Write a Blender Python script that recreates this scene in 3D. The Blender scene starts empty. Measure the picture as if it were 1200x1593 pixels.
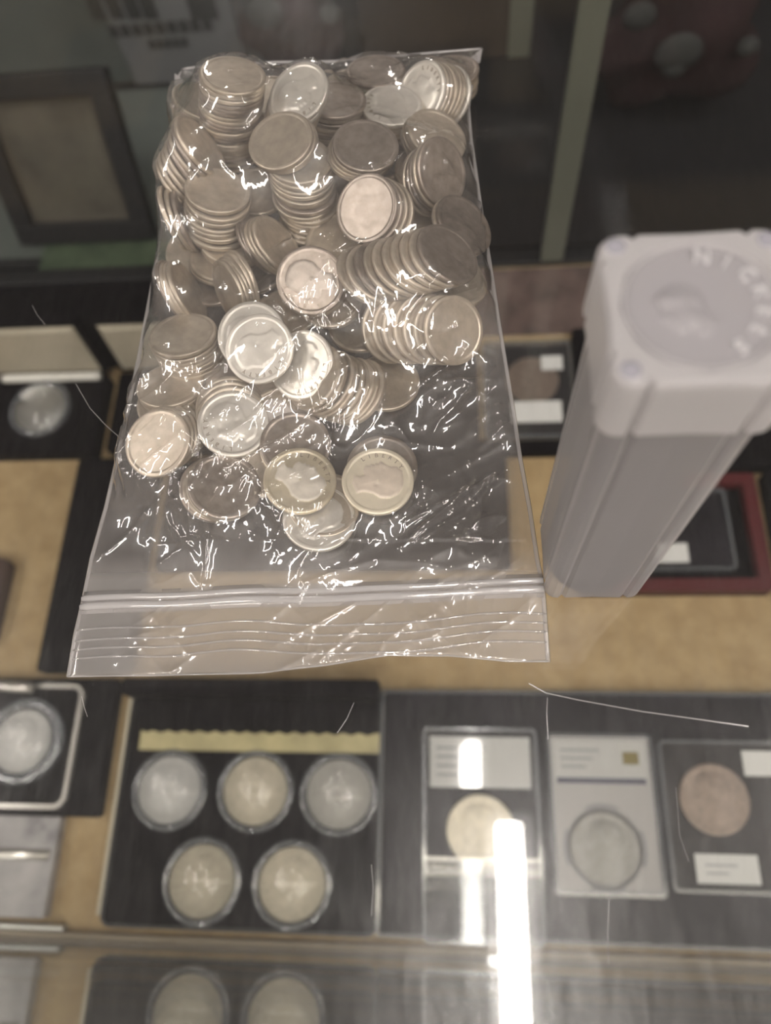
import bpy, bmesh, math, random
import numpy as np
from mathutils import Vector, Matrix
random.seed(7); np.random.seed(7)
SC = bpy.context.scene
COL = SC.collection
MM = 0.001
# ------------------------------------------------------------------ camera
# phone held 168 mm above the glass counter, looking down and away; lengths below are millimetres, z = 0 is the counter top
F, CX, CY, HC = 1150.0, 600.0, 796.5, 168.0
_dn = np.array([110.0, 483.5, F]); _dn /= np.linalg.norm(_dn)
def _ray(px, py): return np.array([px - CX, py - CY, F]) / F
_a = _ray(165, 1440); _b = _ray(1200, 1480)
_xc = _b / (_b @ _dn) - _a / (_a @ _dn); _xc /= np.linalg.norm(_xc)
_zc = -_dn
_yc = np.cross(_zc, _xc)
def dirw(px, py):
    r = _ray(px, py); return np.array([r @ _xc, r @ _yc, r @ _zc])
def at(px, py, z=0.0):                       # a point of a level plane seen at a pixel
    d = dirw(px, py); t = (z - HC) / d[2]
    return np.array([d[0] * t, d[1] * t, z])
def at_y(px, py, y):                         # a point of an upright plane seen at a pixel
    d = dirw(px, py); t = y / d[1]
    return np.array([d[0] * t, y, HC + d[2] * t])
cd = bpy.data.cameras.new('camera'); cam = bpy.data.objects.new('camera', cd); COL.objects.link(cam)
_R = Matrix(((_xc[0], -_xc[1], -_xc[2]), (_yc[0], -_yc[1], -_yc[2]), (_zc[0], -_zc[1], -_zc[2])))
cam.matrix_world = Matrix.Translation((0, 0, HC * MM)) @ _R.to_4x4()
cd.sensor_fit = 'HORIZONTAL'; cd.sensor_width = 36.0; cd.lens = F * 36.0 / 1200.0
cd.clip_start = 0.005; cd.clip_end = 50
cd.dof.use_dof = True; cd.dof.focus_distance = 0.180; cd.dof.aperture_fstop = 13.0
SC.camera = cam
# ------------------------------------------------------------------ world, exposure
w = bpy.data.worlds.new('shop_air'); SC.world = w; w.use_nodes = True
w.node_tree.nodes['Background'].inputs[0].default_value = (1.0, 0.94, 0.90, 1)
w.node_tree.nodes['Background'].inputs[1].default_value = 0.2
SC.view_settings.view_transform = 'Standard'; SC.view_settings.look = 'None'
SC.view_settings.exposure = 0.0; SC.view_settings.gamma = 1.0; SC.view_settings.use_curve_mapping = False
SC.cycles.transparent_max_bounces = 24; SC.cycles.max_bounces = 10
SC.cycles.caustics_reflective = False; SC.cycles.caustics_refractive = False
LAMP = 48.0
# ------------------------------------------------------------------ materials
class NT:
    def __init__(s, name):
        s.m = bpy.data.materials.new(name); s.m.use_nodes = True
        s.t = s.m.node_tree; s.t.nodes.clear()
        s.out = s.n('ShaderNodeOutputMaterial')
    def n(s, typ, **kw):
        d = s.t.nodes.new(typ)
        for k, v in kw.items():
            if k.startswith('_'): setattr(d, k[1:], v)
            else: d.inputs[k].default_value = v
        return d
    def l(s, a, b): s.t.links.new(a, b)
    def noise(s, scale, detail=3, rough=.55, coord='Object', stretch=None):
        tc = s.n('ShaderNodeTexCoord'); nz = s.n('ShaderNodeTexNoise')
        nz.inputs['Scale'].default_value = scale; nz.inputs['Detail'].default_value = detail; nz.inputs['Roughness'].default_value = rough
        if stretch:
            mp = s.n('ShaderNodeMapping'); mp.inputs['Scale'].default_value = stretch
            s.l(tc.outputs[coord], mp.inputs[0]); s.l(mp.outputs[0], nz.inputs['Vector'])
        else: s.l(tc.outputs[coord], nz.inputs['Vector'])
        return nz.outputs[0]
    def ramp(s, fac, stops):
        r = s.n('ShaderNodeValToRGB'); e = r.color_ramp.elements
        while len(e) < len(stops): e.new(.5)
        for q, (p, c) in zip(e, stops): q.position = p; q.color = (*c, 1)
        s.l(fac, r.inputs[0]); return r.outputs[0]
    def math(s, op, a, b=None, c=None):
        d = s.n('ShaderNodeMath', _operation=op)
        for i, v in enumerate((a, b, c)):
            if v is None: continue
            if isinstance(v, (int, float)): d.inputs[i].default_value = v
            else: s.l(v, d.inputs[i])
        return d.outputs[0]
    def schlick(s, f0=.04, bump=None):
        lw = s.n('ShaderNodeLayerWeight', Blend=.5)
        if bump is not None: s.l(bump, lw.inputs['Normal'])
        p = s.math('POWER', lw.outputs['Facing'], 5.0)
        return s.math('MULTIPLY_ADD', p, 1 - f0, f0)
    def mix(s, fac, a, b):
        d = s.n('ShaderNodeMixShader')
        if isinstance(fac, (int, float)): d.inputs[0].default_value = fac
        else: s.l(fac, d.inputs[0])
        s.l(a, d.inputs[1]); s.l(b, d.inputs[2]); return d.outputs[0]
    def bump(s, h, strength, dist):
        b = s.n('ShaderNodeBump', Strength=strength, Distance=dist); s.l(h, b.inputs['Height']); return b.outputs[0]
    def fin(s, sh): s.l(sh, s.out.inputs[0]); return s.m

def plain(name, col, rough=.6, metal=0.0, spec=.5, bump=None, vary=None):
    t = NT(name); p = t.n('ShaderNodeBsdfPrincipled', Roughness=rough, Metallic=metal)
    p.inputs['Base Color'].default_value = (*col, 1); p.inputs['Specular IOR Level'].default_value = spec
    if vary:
        sc, amt = vary; c = t.ramp(t.noise(sc, 4), [(.3, tuple(x * (1 - amt) for x in col)), (.7, tuple(min(1, x * (1 + amt)) for x in col))])
        t.l(c, p.inputs['Base Color'])
    if bump:
        sc, st, di = bump; t.l(t.bump(t.noise(sc, 3), st, di), p.inputs['Normal'])
    return t.fin(p.outputs[0])

def silver(name, col, rough=.36, dark=.80, metal=.62):
    t = NT(name); p = t.n('ShaderNodeBsdfPrincipled', Metallic=metal)
    oi = t.n('ShaderNodeObjectInfo')
    tone = t.math('MULTIPLY_ADD', oi.outputs['Random'], .30, .78)
    c = t.ramp(t.noise(330, 4), [(.32, tuple(x * dark for x in col)), (.66, col)])
    m = t.n('ShaderNodeMix', _data_type='RGBA', _blend_type='MULTIPLY'); m.inputs[0].default_value = 1
    cmb = t.n('ShaderNodeCombineColor'); [t.l(tone, cmb.inputs[i]) for i in range(3)]
    t.l(c, m.inputs[6]); t.l(cmb.outputs[0], m.inputs[7]); t.l(m.outputs[2], p.inputs['Base Color'])
    r = t.math('MULTIPLY_ADD', t.noise(500, 3), .22, rough - .1); t.l(r, p.inputs['Roughness'])
    t.l(t.bump(t.noise(900, 2), .12, .0002), p.inputs['Normal'])
    return t.fin(p.outputs[0])

def lipf(t):          # 1 on the thicker lip beyond the zip, 0 on the bag itself
    tc = t.n('ShaderNodeTexCoord'); sp = t.n('ShaderNodeSeparateXYZ'); t.l(tc.outputs['Object'], sp.inputs[0])
    mr = t.n('ShaderNodeMapRange'); mr.inputs[1].default_value = .060; mr.inputs[2].default_value = .053; t.l(sp.outputs[1], mr.inputs[0]); return mr.outputs[0]
def clear(name, f0=.04, rough=.0, tint=(1, 1, 1), veil=0.0, veil_col=(.8, .78, .76), gloss=1.0, rough2=0.0, r2=.3, bump=None, veil_tex=None, scuffs=False, lip=0.0):
    """thin clear sheet: see-through with a mirror-like sheen and a little milk in it"""
    t = NT(name); tr = t.n('ShaderNodeBsdfTransparent'); tr.inputs[0].default_value = (*tint, 1)
    gl = t.n('ShaderNodeBsdfGlossy', Roughness=rough); gl.inputs[0].default_value = (1, 1, 1, 1)
    bo = None
    if bump:
        sc, st, di = bump; bo = t.bump(t.noise(sc, 4, .6), st, di); t.l(bo, gl.inputs['Normal'])
    base = tr.outputs[0]
    if veil:
        d = t.n('ShaderNodeBsdfDiffuse'); d.inputs[0].default_value = (*veil_col, 1)
        tl = t.n('ShaderNodeBsdfTranslucent'); tl.inputs[0].default_value = (*veil_col, 1)
        fac = veil
        if lip: fac = t.math('MULTIPLY_ADD', lipf(t), lip, veil)
        if veil_tex: fac = t.math('MULTIPLY', t.math('MULTIPLY_ADD', t.noise(veil_tex, 3), 1.6, .2), veil)
        base = t.mix(fac, base, t.mix(.4, d.outputs[0], tl.outputs[0]))
    if rough2:
        g2 = t.n('ShaderNodeBsdfGlossy', Roughness=r2); 
        f2 = rough2
        if scuffs: f2 = t.math('MULTIPLY', t.math('POWER', t.noise(420, 4, .7, 'Object', (1, .22, 1)), 2.0), rough2 * 3.4)
        base = t.mix(f2, base, g2.outputs[0])
    s = t.math('MULTIPLY', t.schlick(f0, bo), gloss)
    return t.fin(t.mix(s, base, gl.outputs[0]))

def frosted(name, through, col=(.86, .83, .82)):
    t = NT(name); tr = t.n('ShaderNodeBsdfTransparent'); tr.inputs[0].default_value = (.95, .95, .96, 1)
    d = t.n('ShaderNodeBsdfDiffuse'); d.inputs[0].default_value = (*col, 1)
    tl = t.n('ShaderNodeBsdfTranslucent'); tl.inputs[0].default_value = (*col, 1)
    body = t.mix(.5, d.outputs[0], tl.outputs[0])
    g = t.n('ShaderNodeBsdfGlossy', Roughness=.32)
    lw = t.n('ShaderNodeLayerWeight', Blend=.5)
    thr = t.math('MULTIPLY', t.math('SUBTRACT', 1.0, t.math('POWER', lw.outputs['Facing'], 4.0)), through)
    b = t.mix(thr, body, tr.outputs[0])
    return t.fin(t.mix(t.math('MULTIPLY', t.schlick(.04), .7), b, g.outputs[0]))

def emit(name, col, s):
    t = NT(name); e = t.n('ShaderNodeEmission', Strength=s); e.inputs[0].default_value = (*col, 1); return t.fin(e.outputs[0])

def burlap(name, c1, c2):
    t = NT(name); p = t.n('ShaderNodeBsdfPrincipled', Roughness=.9)
    c = t.ramp(t.noise(60, 5, .65), [(.3, c1), (.7, c2)])
    tc = t.n('ShaderNodeTexCoord'); wv = t.n('ShaderNodeTexWave', Scale=260.0, Distortion=1.5); t.l(tc.outputs['Object'], wv.inputs[0])
    t.l(c, p.inputs['Base Color']); t.l(t.bump(wv.outputs[1], .5, .0006), p.inputs['Normal']); return t.fin(p.outputs[0])

def mottled(name, stops, scale, rough=.7, stretch=None, metal=0):
    t = NT(name); p = t.n('ShaderNodeBsdfPrincipled', Roughness=rough, Metallic=metal)
    t.l(t.ramp(t.noise(scale, 5, .6, 'Object', stretch), stops), p.inputs['Base Color']); return t.fin(p.outputs[0])

M = {}
M['dime'] = silver('worn_silver', (.66, .58, .475))
M['dime_bright'] = silver('bright_silver', (.92, .88, .80), .36, .88)  # paler copy; on some dimes it paints the shine of the lamps
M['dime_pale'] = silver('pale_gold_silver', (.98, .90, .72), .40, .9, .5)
M['dime_gold'] = silver('toned_silver', (.86, .77, .58), .36, .86, .62)
M['dime_dark'] = silver('dark_silver', (.46, .395, .34), .32, .7)  # darker copy
M['dollar'] = silver('dollar_silver', (.86, .77, .60), .42, .8, .3)
M['dollar_white'] = silver('dollar_white_silver', (.95, .93, .89), .4, .85, .3)
M['dollar_mid'] = silver('mid_dollar_silver', (.74, .71, .65), .42, .84, .3)
M['dollar_grey'] = silver('grey_dollar_silver', (.50, .48, .44), .45, .8, .5)
M['dollar_brown'] = silver('toned_dollar', (.55, .42, .34), .45, .7, .55)
M['letter_dark'] = silver('dark_lettering', (.40, .34, .27), .5, .85, .4)  # darker colour so the struck letters stand out from the field
M['frost'] = silver('frosted_relief', (.74, .68, .63), .5, .85, .45)
M['frost_dull'] = silver('dull_relief', (.62, .55, .48), .42, .8, .5)
M['frost_pale'] = silver('pale_frosted_relief', (.86, .76, .64), .5, .88, .45)
M['frost_bright'] = silver('bright_frosted_relief', (.93, .87, .76), .5, .85, .45)
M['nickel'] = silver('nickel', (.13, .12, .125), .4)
M['glass'] = clear('counter_glass', .045, .0, (.975, .98, .98), veil=.006, veil_col=(.9, .9, .92), rough2=.046, r2=.27, veil_tex=45, scuffs=True)
M['pane'] = clear('pane_glass', .05, .0, (.965, .965, .96), gloss=.3)
M['front_pane'] = clear('front_pane_glass', .22, .0, (.95, .97, .96))
M['film'] = clear('poly_film', .05, .06, (.985, .98, .975), veil=.105, veil_col=(.83, .79, .77), gloss=1.5, rough2=.04, r2=.36, bump=(110, .18, .0008), lip=.24)
M['film_back'] = clear('poly_film_back', .04, .1, (.985, .98, .975), veil=.12, veil_col=(.83, .79, .77))
M['zip'] = clear('milky_zip', .05, .12, (.98, .98, .98), veil=.52, veil_col=(.86, .84, .84), gloss=1.2)
M['ridge'] = clear('lip_ridge', .06, .08, (.98, .98, .98), veil=.25, veil_col=(.9, .88, .88), gloss=1.5)
M['seam'] = clear('heat_seam', .06, .15, (.98, .98, .98), veil=.40, veil_col=(.82, .79, .79))
M['capsule'] = clear('acrylic', .045, .03, (.97, .97, .97), veil=.03)
M['cover'] = clear('clear_cover', .05, .006, (.97, .97, .97), veil=.02)
M['capsule_rim'] = clear('acrylic_rim', .07, .12, (.93, .95, .97), veil=.22, veil_col=(.8, .84, .9), gloss=1.6)
M['tube'] = frosted('frosted_tube', .66, (.82, .79, .80))
M['cap'] = frosted('frosted_cap', .12, (.79, .77, .78)); M['disc'] = frosted('frosted_disc', .22, (.66, .64, .66)); M['letter'] = frosted('frosted_letters', .0, (.93, .92, .93))
M['black'] = plain('black_velvet', (.0045, .0035, .005), .85, spec=.10, vary=(90, .5))
M['board'] = plain('dark_pad', (.014, .012, .016), .6, spec=.25, vary=(35, .5))
M['black_gloss'] = plain('black_plastic', (.012, .012, .014), .3)
M['burlap'] = burlap('burlap', (.40, .27, .13), (.56, .41, .22))
M['lining'] = plain('satin_lining', (.50, .45, .35), .55, vary=(25, .15))
M['white'] = plain('white_card', (.80, .79, .76), .6)
M['white_soft'] = plain('white_satin', (.85, .83, .76), .5)
M['slab_white'] = plain('white_holder_insert', (.66, .63, .61), .5)
M['grey_print'] = plain('grey_print', (.42, .42, .44), .7)
M['dark_print'] = plain('dark_print', (.10, .10, .16), .6)
M['hologram'] = plain('gold_foil', (.30, .24, .08), .35, .6)
M['ledge'] = plain('cream_ledge', (.52, .45, .24), .5, vary=(60, .2))
M['edge'] = plain('lit_edge', (.62, .55, .42), .35)  # paler colour for the lighted side of the five-coin tray
M['silver_edge'] = plain('silver_border', (.72, .69, .64), .22, .7)
M['red'] = plain('dark_red', (.09, .008, .010), .5)
M['marble'] = mottled('grey_marble', [(.3, (.12, .11, .13)), (.46, (.40, .38, .38)), (.72, (.58, .55, .54))], 38, .5)
M['brown'] = plain('brown_leather', (.06, .03, .02), .6)
M['metal'] = plain('glint_metal', (.55, .55, .52), .3, .9)  # only for the painted glare on the front channel
M['bronze'] = plain('dull_bronze', (.22, .18, .13), .45, .6)
M['dark_metal'] = plain('dark_frame', (.018, .018, .02), .5)
M['rail'] = plain('door_edge', (.20, .21, .17), .35, .2)
M['panel_green'] = plain('grey_green_panel', (.115, .13, .12), .8, vary=(8, .25))
M['poster'] = plain('grey_poster', (.16, .165, .17), .8, vary=(12, .1))
M['ink'] = plain('poster_ink', (.035, .037, .037), .8)
M['panel_brown'] = plain('brown_panel', (.060, .049, .042), .7, vary=(10, .25))
M['panel_dark'] = plain('dark_panel', (.022, .017, .015), .7, vary=(10, .3))
M['note'] = mottled('banknote_paper', [(.3, (.09, .08, .07)), (.5, (.15, .135, .11)), (.7, (.19, .175, .14))], 26)
M['note_edge'] = plain('note_border', (.17, .15, .125), .8)
M['green_note'] = mottled('green_note', [(.35, (.05, .075, .045)), (.65, (.11, .15, .09))], 30)
M['pink_note'] = mottled('pink_note', [(.3, (.055, .04, .035)), (.5, (.17, .105, .09)), (.7, (.24, .16, .14))], 38)
M['red_cloth'] = plain('red_cloth', (.028, .012, .013), .9, vary=(20, .4))
M['pale_felt'] = plain('pale_felt', (.05, .052, .05), .9)
M['floor'] = plain('shop_floor', (.06, .055, .05), .7)
M['wall'] = plain('shop_wall', (.33, .29, .25), .9)
M['ceiling'] = plain('ceiling_paint', (.26, .245, .23), .9)
M['lamp'] = emit('lamp_glow', (1.0, .93, .865), LAMP)
M['led'] = emit('strip_glow', (1.0, .90, .74), 9.0)
M['housing'] = plain('lamp_housing', (.7, .7, .7), .5)
# ------------------------------------------------------------------ builders
def link(name, me, mat, parent=None):
    o = bpy.data.objects.new(name, me); COL.objects.link(o)
    if mat is not None and not me.materials: me.materials.append(mat)
    if parent: o.parent = parent
    return o
def tag(o, label, cat, group=None):
    o['label'] = label; o['category'] = cat
    if group: o['group'] = group
    return o
def thing(name, label, cat, loc=(0, 0, 0), group=None):
    o = bpy.data.objects.new(name, None); COL.objects.link(o); o.empty_display_size = .01
    o.location = [v * MM for v in loc]; return tag(o, label, cat, group)
def structure(o): o['kind'] = 'structure'; return o
def to_obj(name, bm, mat, parent=None, smooth=False):
    me = bpy.data.meshes.new(name)
    bmesh.ops.scale(bm, vec=(MM, MM, MM), verts=bm.verts)
    bmesh.ops.recalc_face_normals(bm, faces=bm.faces)
    bm.to_mesh(me); bm.free()
    if smooth: me.polygons.foreach_set('use_smooth', [True] * len(me.polygons))
    return link(name, me, mat, parent)
def bx(bm, x0, x1, y0, y1, z0, z1, bev=0.0):
    vs = [bm.verts.new(c) for c in ((x0, y0, z0), (x1, y0, z0), (x1, y1, z0), (x0, y1, z0), (x0, y0, z1), (x1, y0, z1), (x1, y1, z1), (x0, y1, z1))]
    fs = [bm.faces.new([vs[i] for i in f]) for f in ((3, 2, 1, 0), (4, 5, 6, 7), (0, 1, 5, 4), (1, 2, 6, 5), (2, 3, 7, 6), (3, 0, 4, 7))]
    if bev: bmesh.ops.bevel(bm, geom=list({e for f in fs for e in f.edges}), offset=bev, segments=2, affect='EDGES', profile=.5)
def box(name, mat, x0, x1, y0, y1, z0, z1, parent=None, bev=0.0):
    bm = bmesh.new(); bx(bm, x0, x1, y0, y1, z0, z1, bev); return to_obj(name, bm, mat, parent)
def loft(bm, rings, cap0=True, cap1=True):
    R = [[bm.verts.new(p) for p in r] for r in rings]; n = len(R[0])
    for a, b in zip(R, R[1:]):
        for i in range(n): bm.faces.new((a[i], a[(i + 1) % n], b[(i + 1) % n], b[i]))
    if cap0: bm.faces.new(R[0][::-1])
    if cap1: bm.faces.new(R[-1])
    return R
def rrect(cx, cy, hx, hy, r, z, n=6):
    out = []
    for sx, sy, a0 in ((1, 1, 0), (-1, 1, 90), (-1, -1, 180), (1, -1, 270)):
        for k in range(n + 1):
            a = math.radians(a0 + 90 * k / n)
            out.append((cx + sx * (hx - r) + r * math.cos(a), cy + sy * (hy - r) + r * math.sin(a), z))
    return out
def rslab(name, mat, cx, cy, hx, hy, r, z0, z1, parent=None, bev=.6):
    bm = bmesh.new(); loft(bm, [rrect(cx, cy, hx, hy, r, z0), rrect(cx, cy, hx, hy, r, z1 - bev), rrect(cx, cy, hx - bev, hy - bev, max(.1, r - bev), z1)])
    return to_obj(name, bm, mat, parent)
def rframe(name, mat, cx, cy, hx, hy, r, wd, z0, z1, parent=None):
    bm = bmesh.new(); ri = max(.2, r - wd)
    rs = [rrect(cx, cy, hx, hy, r, z0), rrect(cx, cy, hx, hy, r, z1), rrect(cx, cy, hx - wd, hy - wd, ri, z1), rrect(cx, cy, hx - wd, hy - wd, ri, z0)]
    R = [[bm.verts.new(p) for p in q] for q in rs]; n = len(R[0])
    for k in range(4):
        a, b = R[k], R[(k + 1) % 4]
        for i in range(n): bm.faces.new((a[i], a[(i + 1) % n], b[(i + 1) % n], b[i]))
    return to_obj(name, bm, mat, parent)
def lathe(name, mat, prof, cx, cy, parent=None, n=48, closed=False, smooth=True):
    bm = bmesh.new(); R = [[bm.verts.new((cx + r * math.cos(2 * math.pi * i / n), cy + r * math.sin(2 * math.pi * i / n), z)) for i in range(n)] for r, z in prof]
    L = list(zip(R, R[1:])) + ([(R[-1], R[0])] if closed else [])
    for a, b in L:
        for i in range(n): bm.faces.new((a[i], a[(i + 1) % n], b[(i + 1) % n], b[i]))
    if not closed: bm.faces.new(R[0][::-1]); bm.faces.new(R[-1])
    return to_obj(name, bm, mat, parent, smooth)
def tube_bm(bm, pts, r, n=6, flat=1.0):
    pts = [Vector(p) for p in pts]; rings = []
    for i, p in enumerate(pts):
        d = (pts[min(i + 1, len(pts) - 1)] - pts[max(i - 1, 0)]).normalized()
        s = d.cross(Vector((0, 0, 1)))
        if s.length < 1e-3: s = Vector((1, 0, 0))
        s.normalize(); u = s.cross(d)
        rings.append([p + s * (r * math.cos(2 * math.pi * k / n)) + u * (r * flat * math.sin(2 * math.pi * k / n)) for k in range(n)])
    loft(bm, rings)
def text_mesh(txt, size, depth):
    c = bpy.data.curves.new('t', 'FONT'); c.body = txt; c.size = size; c.extrude = depth; c.align_x = 'CENTER'; c.resolution_u = 2
    o = bpy.data.objects.new('t', c); COL.objects.link(o)
    me = bpy.data.meshes.new_from_object(o.evaluated_get(bpy.context.evaluated_depsgraph_get()))
    bpy.data.objects.remove(o); bpy.data.curves.remove(c)
    vs = [v.co.copy() for v in me.vertices]; fs = [tuple(p.vertices) for p in me.polygons]; bpy.data.meshes.remove(me)
    return vs, fs
def add_arc_text(bm, txt, radius, mid_deg, step_deg, size, depth, z, inward=False):
    """letters round a circle, clockwise, tops outward"""
    n = len(txt)
    for i, ch in enumerate(txt):
        if ch == ' ': continue
        vs, fs = text_mesh(ch, size, depth)
        a = math.radians(mid_deg - (i - (n - 1) / 2) * step_deg)
        rot = a - math.pi / 2; ca, sa = math.cos(rot), math.sin(rot)
        nv = [bm.verts.new((radius * math.cos(a) + x * ca - y * sa, radius * math.sin(a) + x * sa + y * ca, z + q)) for x, y, q in vs]
        for f in fs:
            try: bm.faces.new([nv[k] for k in f])
            except ValueError: pass
# ------------------------------------------------------------------ coins
def poly_sd(px, py, poly):
    """signed distance (inside positive) of arrays of points to a closed outline"""
    d = np.full(px.shape, 1e9); ins = np.zeros(px.shape, bool); n = len(poly)
    for i in range(n):
        ax, ay = poly[i]; bx_, by = poly[(i + 1) % n]
        ex, ey = bx_ - ax, by - ay
        t = np.clip(((px - ax) * ex + (py - ay) * ey) / (ex * ex + ey * ey + 1e-12), 0, 1)
        d = np.minimum(d, np.hypot(px - ax - t * ex, py - ay - t * ey))
        c = ((ay > py) != (by > py)) & (px < ex * (py - ay) / (ey + 1e-12) + ax); ins ^= c
    return np.where(ins, d, -d)
# outlines on a unit disc: a bust in profile looking left
HEAD = [(-.10, .72), (-.34, .66), (-.46, .50), (-.45, .34), (-.50, .22), (-.60, .04), (-.52, -.02), (-.53, -.10), (-.48, -.14), (-.50, -.20), (-.45, -.26), (-.44, -.38), (-.30, -.43), (-.16, -.40), (-.10, -.50), (-.16, -.66), (.10, -.72), (.42, -.56), (.36, -.34), (.40, -.10), (.52, .10), (.50, .38), (.36, .60), (.14, .72)]
TORCH = [[(-.07, -.6), (.07, -.6), (.10, .25), (.14, .42), (.0, .66), (-.14, .42), (-.10, .25)], [(-.42, -.5), (-.30, -.5), (-.24, .1), (-.34, .42), (-.50, .1)], [(.42, -.5), (.30, -.5), (.24, .1), (.34, .42), (.50, .1)]]
def relief(kind, X, Y):
    h = np.zeros(X.shape)
    if kind == 'head':
        s = poly_sd(X, Y, HEAD); h = .45 * np.clip(s / .06, 0, 1) + .55 * np.clip(s / .38, 0, 1) ** .8
        h += np.where(s > .04, .16 * np.sin(9 * X + 4 * Y) * np.sin(7 * Y - 3 * X), 0) * np.clip(s * 6, 0, 1)
        e = np.hypot((X - .12) / .9, Y + .02); h -= .35 * np.exp(-(e / .07) ** 2); h -= .25 * np.exp(-(np.hypot(X + .36, Y - .16) / .07) ** 2)
        h += .22 * np.exp(-((X + .2) ** 2 + (Y - .45) ** 2) / .03)
    elif kind == 'torch':
        for p in TORCH: h = np.maximum(h, np.clip(poly_sd(X, Y, p) / .07, 0, 1))
    elif kind == 'eagle':
        for p in ([(-.05, .45), (.1, .5), (.16, .3), (.2, -.3), (0, -.6), (-.2, -.3), (-.14, .2)], [(-.15, .2), (-.7, .4), (-.55, -.1), (-.2, -.3)], [(.15, .2), (.7, .4), (.55, -.1), (.2, -.3)]):
            h = np.maximum(h, np.clip(poly_sd(X, Y, p) / .12, 0, 1))
        h *= 1 + .25 * np.sin(22 * Y + 8 * X)
    return h
def coin_mesh(name, R, T, front, back, mat, na=120, amp=.30, words=(), reed=.05, mat2=None):
    """disc with raised rim, reeded edge and a struck relief on both faces"""
    rad = np.concatenate([np.linspace(.0, .86, 30)[1:], [.885, .905, .955, .985]]) * R
    A = np.arange(na) * 2 * math.pi / na
    def face(kind, sgn):
        X = rad[:, None] * np.cos(A); Y = rad[:, None] * np.sin(A)
        rr = (rad / R)[:, None]
        z = np.where(rr < .88, -.16, 0.0) + amp * relief(kind, X / R * sgn, Y / R) * (rr < .84)
        z = np.where(rr > .97, -.10, z)
        return X, Y, sgn * (T / 2 + z)
    verts, faces, slot = [], [], []
    for kind, sgn in ((front, 1), (back, -1)):
        X, Y, Z = face(kind, sgn); b = len(verts); rel = relief(kind, X / R * sgn, Y / R)
        c0 = sgn * (T / 2 - .16 + amp * float(relief(kind, np.zeros(1), np.zeros(1))[0]))
        verts.append((0, 0, c0))
        verts += list(zip(X.ravel(), Y.ravel(), Z.ravel())); nr = len(rad)
        for i in range(na):
            j = (i + 1) % na; f = (b, b + 1 + i, b + 1 + j); faces.append(f if sgn > 0 else f[::-1])
            for k in range(nr - 1):
                if rel[k, i] > .25: slot.append(len(faces))
                f = (b + 1 + k * na + i, b + 1 + (k + 1) * na + i, b + 1 + (k + 1) * na + j, b + 1 + k * na + j)
                faces.append(f if sgn > 0 else f[::-1])
    nr = len(rad); top = 1 + (nr - 1) * na; bot = 1 + nr * na + 1 + (nr - 1) * na
    e0 = len(verts)
    rr = R * np.ones(na); rr[::2] -= reed
    for sgn in (1, -1): verts += [(rr[i] * math.cos(A[i]), rr[i] * math.sin(A[i]), sgn * (T / 2 - .24)) for i in range(na)]
    for i in range(na):
        j = (i + 1) % na
        faces += [(top + i, e0 + i, e0 + j, top + j), (e0 + i, e0 + na + i, e0 + na + j, e0 + j), (e0 + na + i, bot + i, bot + j, e0 + na + j)]
    bm = bmesh.new(); vs = [bm.verts.new(v) for v in verts]
    for f in faces: bm.faces.new([vs[k] for k in f])
    for f in bm.faces: f.smooth = True
    bm.faces.ensure_lookup_table()
    if mat2:
        for k in slot: bm.faces[k].material_index = 1
    nf = len(bm.faces)
    for txt, rad_, mid, step, size in words: add_arc_text(bm, txt, rad_, mid, step, size, .14, T / 2 - .16)
    bm.faces.ensure_lookup_table()
    for k in range(nf, len(bm.faces)): bm.faces[k].material_index = 2
    bmesh.ops.scale(bm, vec=(MM, MM, MM), verts=bm.verts)
    me = bpy.data.meshes.new(name); bm.to_mesh(me); bm.free(); me.materials.append(mat)
    if mat2: me.materials.append(mat2); me.materials.append(M['letter_dark'])
    return me
DR, DT = 8.95, 1.35
W1 = (('LIBERTY', 6.35, 172, 15, 1.55),)
DIME = {}
for key, fr, bk, mt in (('worn', None, None, 'dime'), ('head', 'head', 'torch', 'dime'), ('bright', 'head', 'torch', 'dime_bright'), ('gold', 'head', 'torch', 'dime_gold'), ('dark', None, None, 'dime_dark'), ('dull', 'head', 'torch', 'dime_dark'), ('torch', 'torch', 'head', 'dime_dark'), ('pale', 'head', 'torch', 'dime_pale')):
    words = W1 if fr == 'head' else ()
    DIME[key] = coin_mesh('dime_' + key, DR, DT, fr or 'plain', bk or 'plain', M[mt], na=(132 if fr else 96), words=words, amp=.16 if fr == 'torch' else .34, mat2=M[{'gold': 'frost_bright', 'pale': 'frost_pale', 'dull': 'frost_dull', 'bright': 'dime_bright'}.get(key, 'frost')] if fr == 'head' else None)
COINS = []           # every dime: centre, normal (for the drape of the film)
def put_coin(mesh, c, n, spin, name, label, group=None, cat='coin', rec=True):
    n = Vector(n).normalized()
    q = n.to_track_quat('Z', 'Y').to_matrix().to_4x4() @ Matrix.Rotation(spin, 4, 'Z')
    # keep the spin measured from world +X
    o = bpy.data.objects.new(name, mesh); COL.objects.link(o)
    x = Vector((1, 0, 0)); x = (x - n * x.dot(n)).normalized(); y = n.cross(x)
    B = Matrix(((x.x, y.x, n.x, 0), (x.y, y.y, n.y, 0), (x.z, y.z, n.z, 0), (0, 0, 0, 1)))
    o.matrix_world = Matrix.Translation([v * MM for v in c]) @ B @ Matrix.Rotation(spin, 4, 'Z')
    tag(o, label, cat, group)
    if rec: COINS.append((np.array(c, float), np.array(n)))
    return o
ORD = 'top second third fourth fifth sixth seventh eighth ninth tenth eleventh twelfth thirteenth fourteenth fifteenth sixteenth seventeenth eighteenth nineteenth twentieth twenty-first twenty-second twenty-third twenty-fourth'.split()
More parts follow.
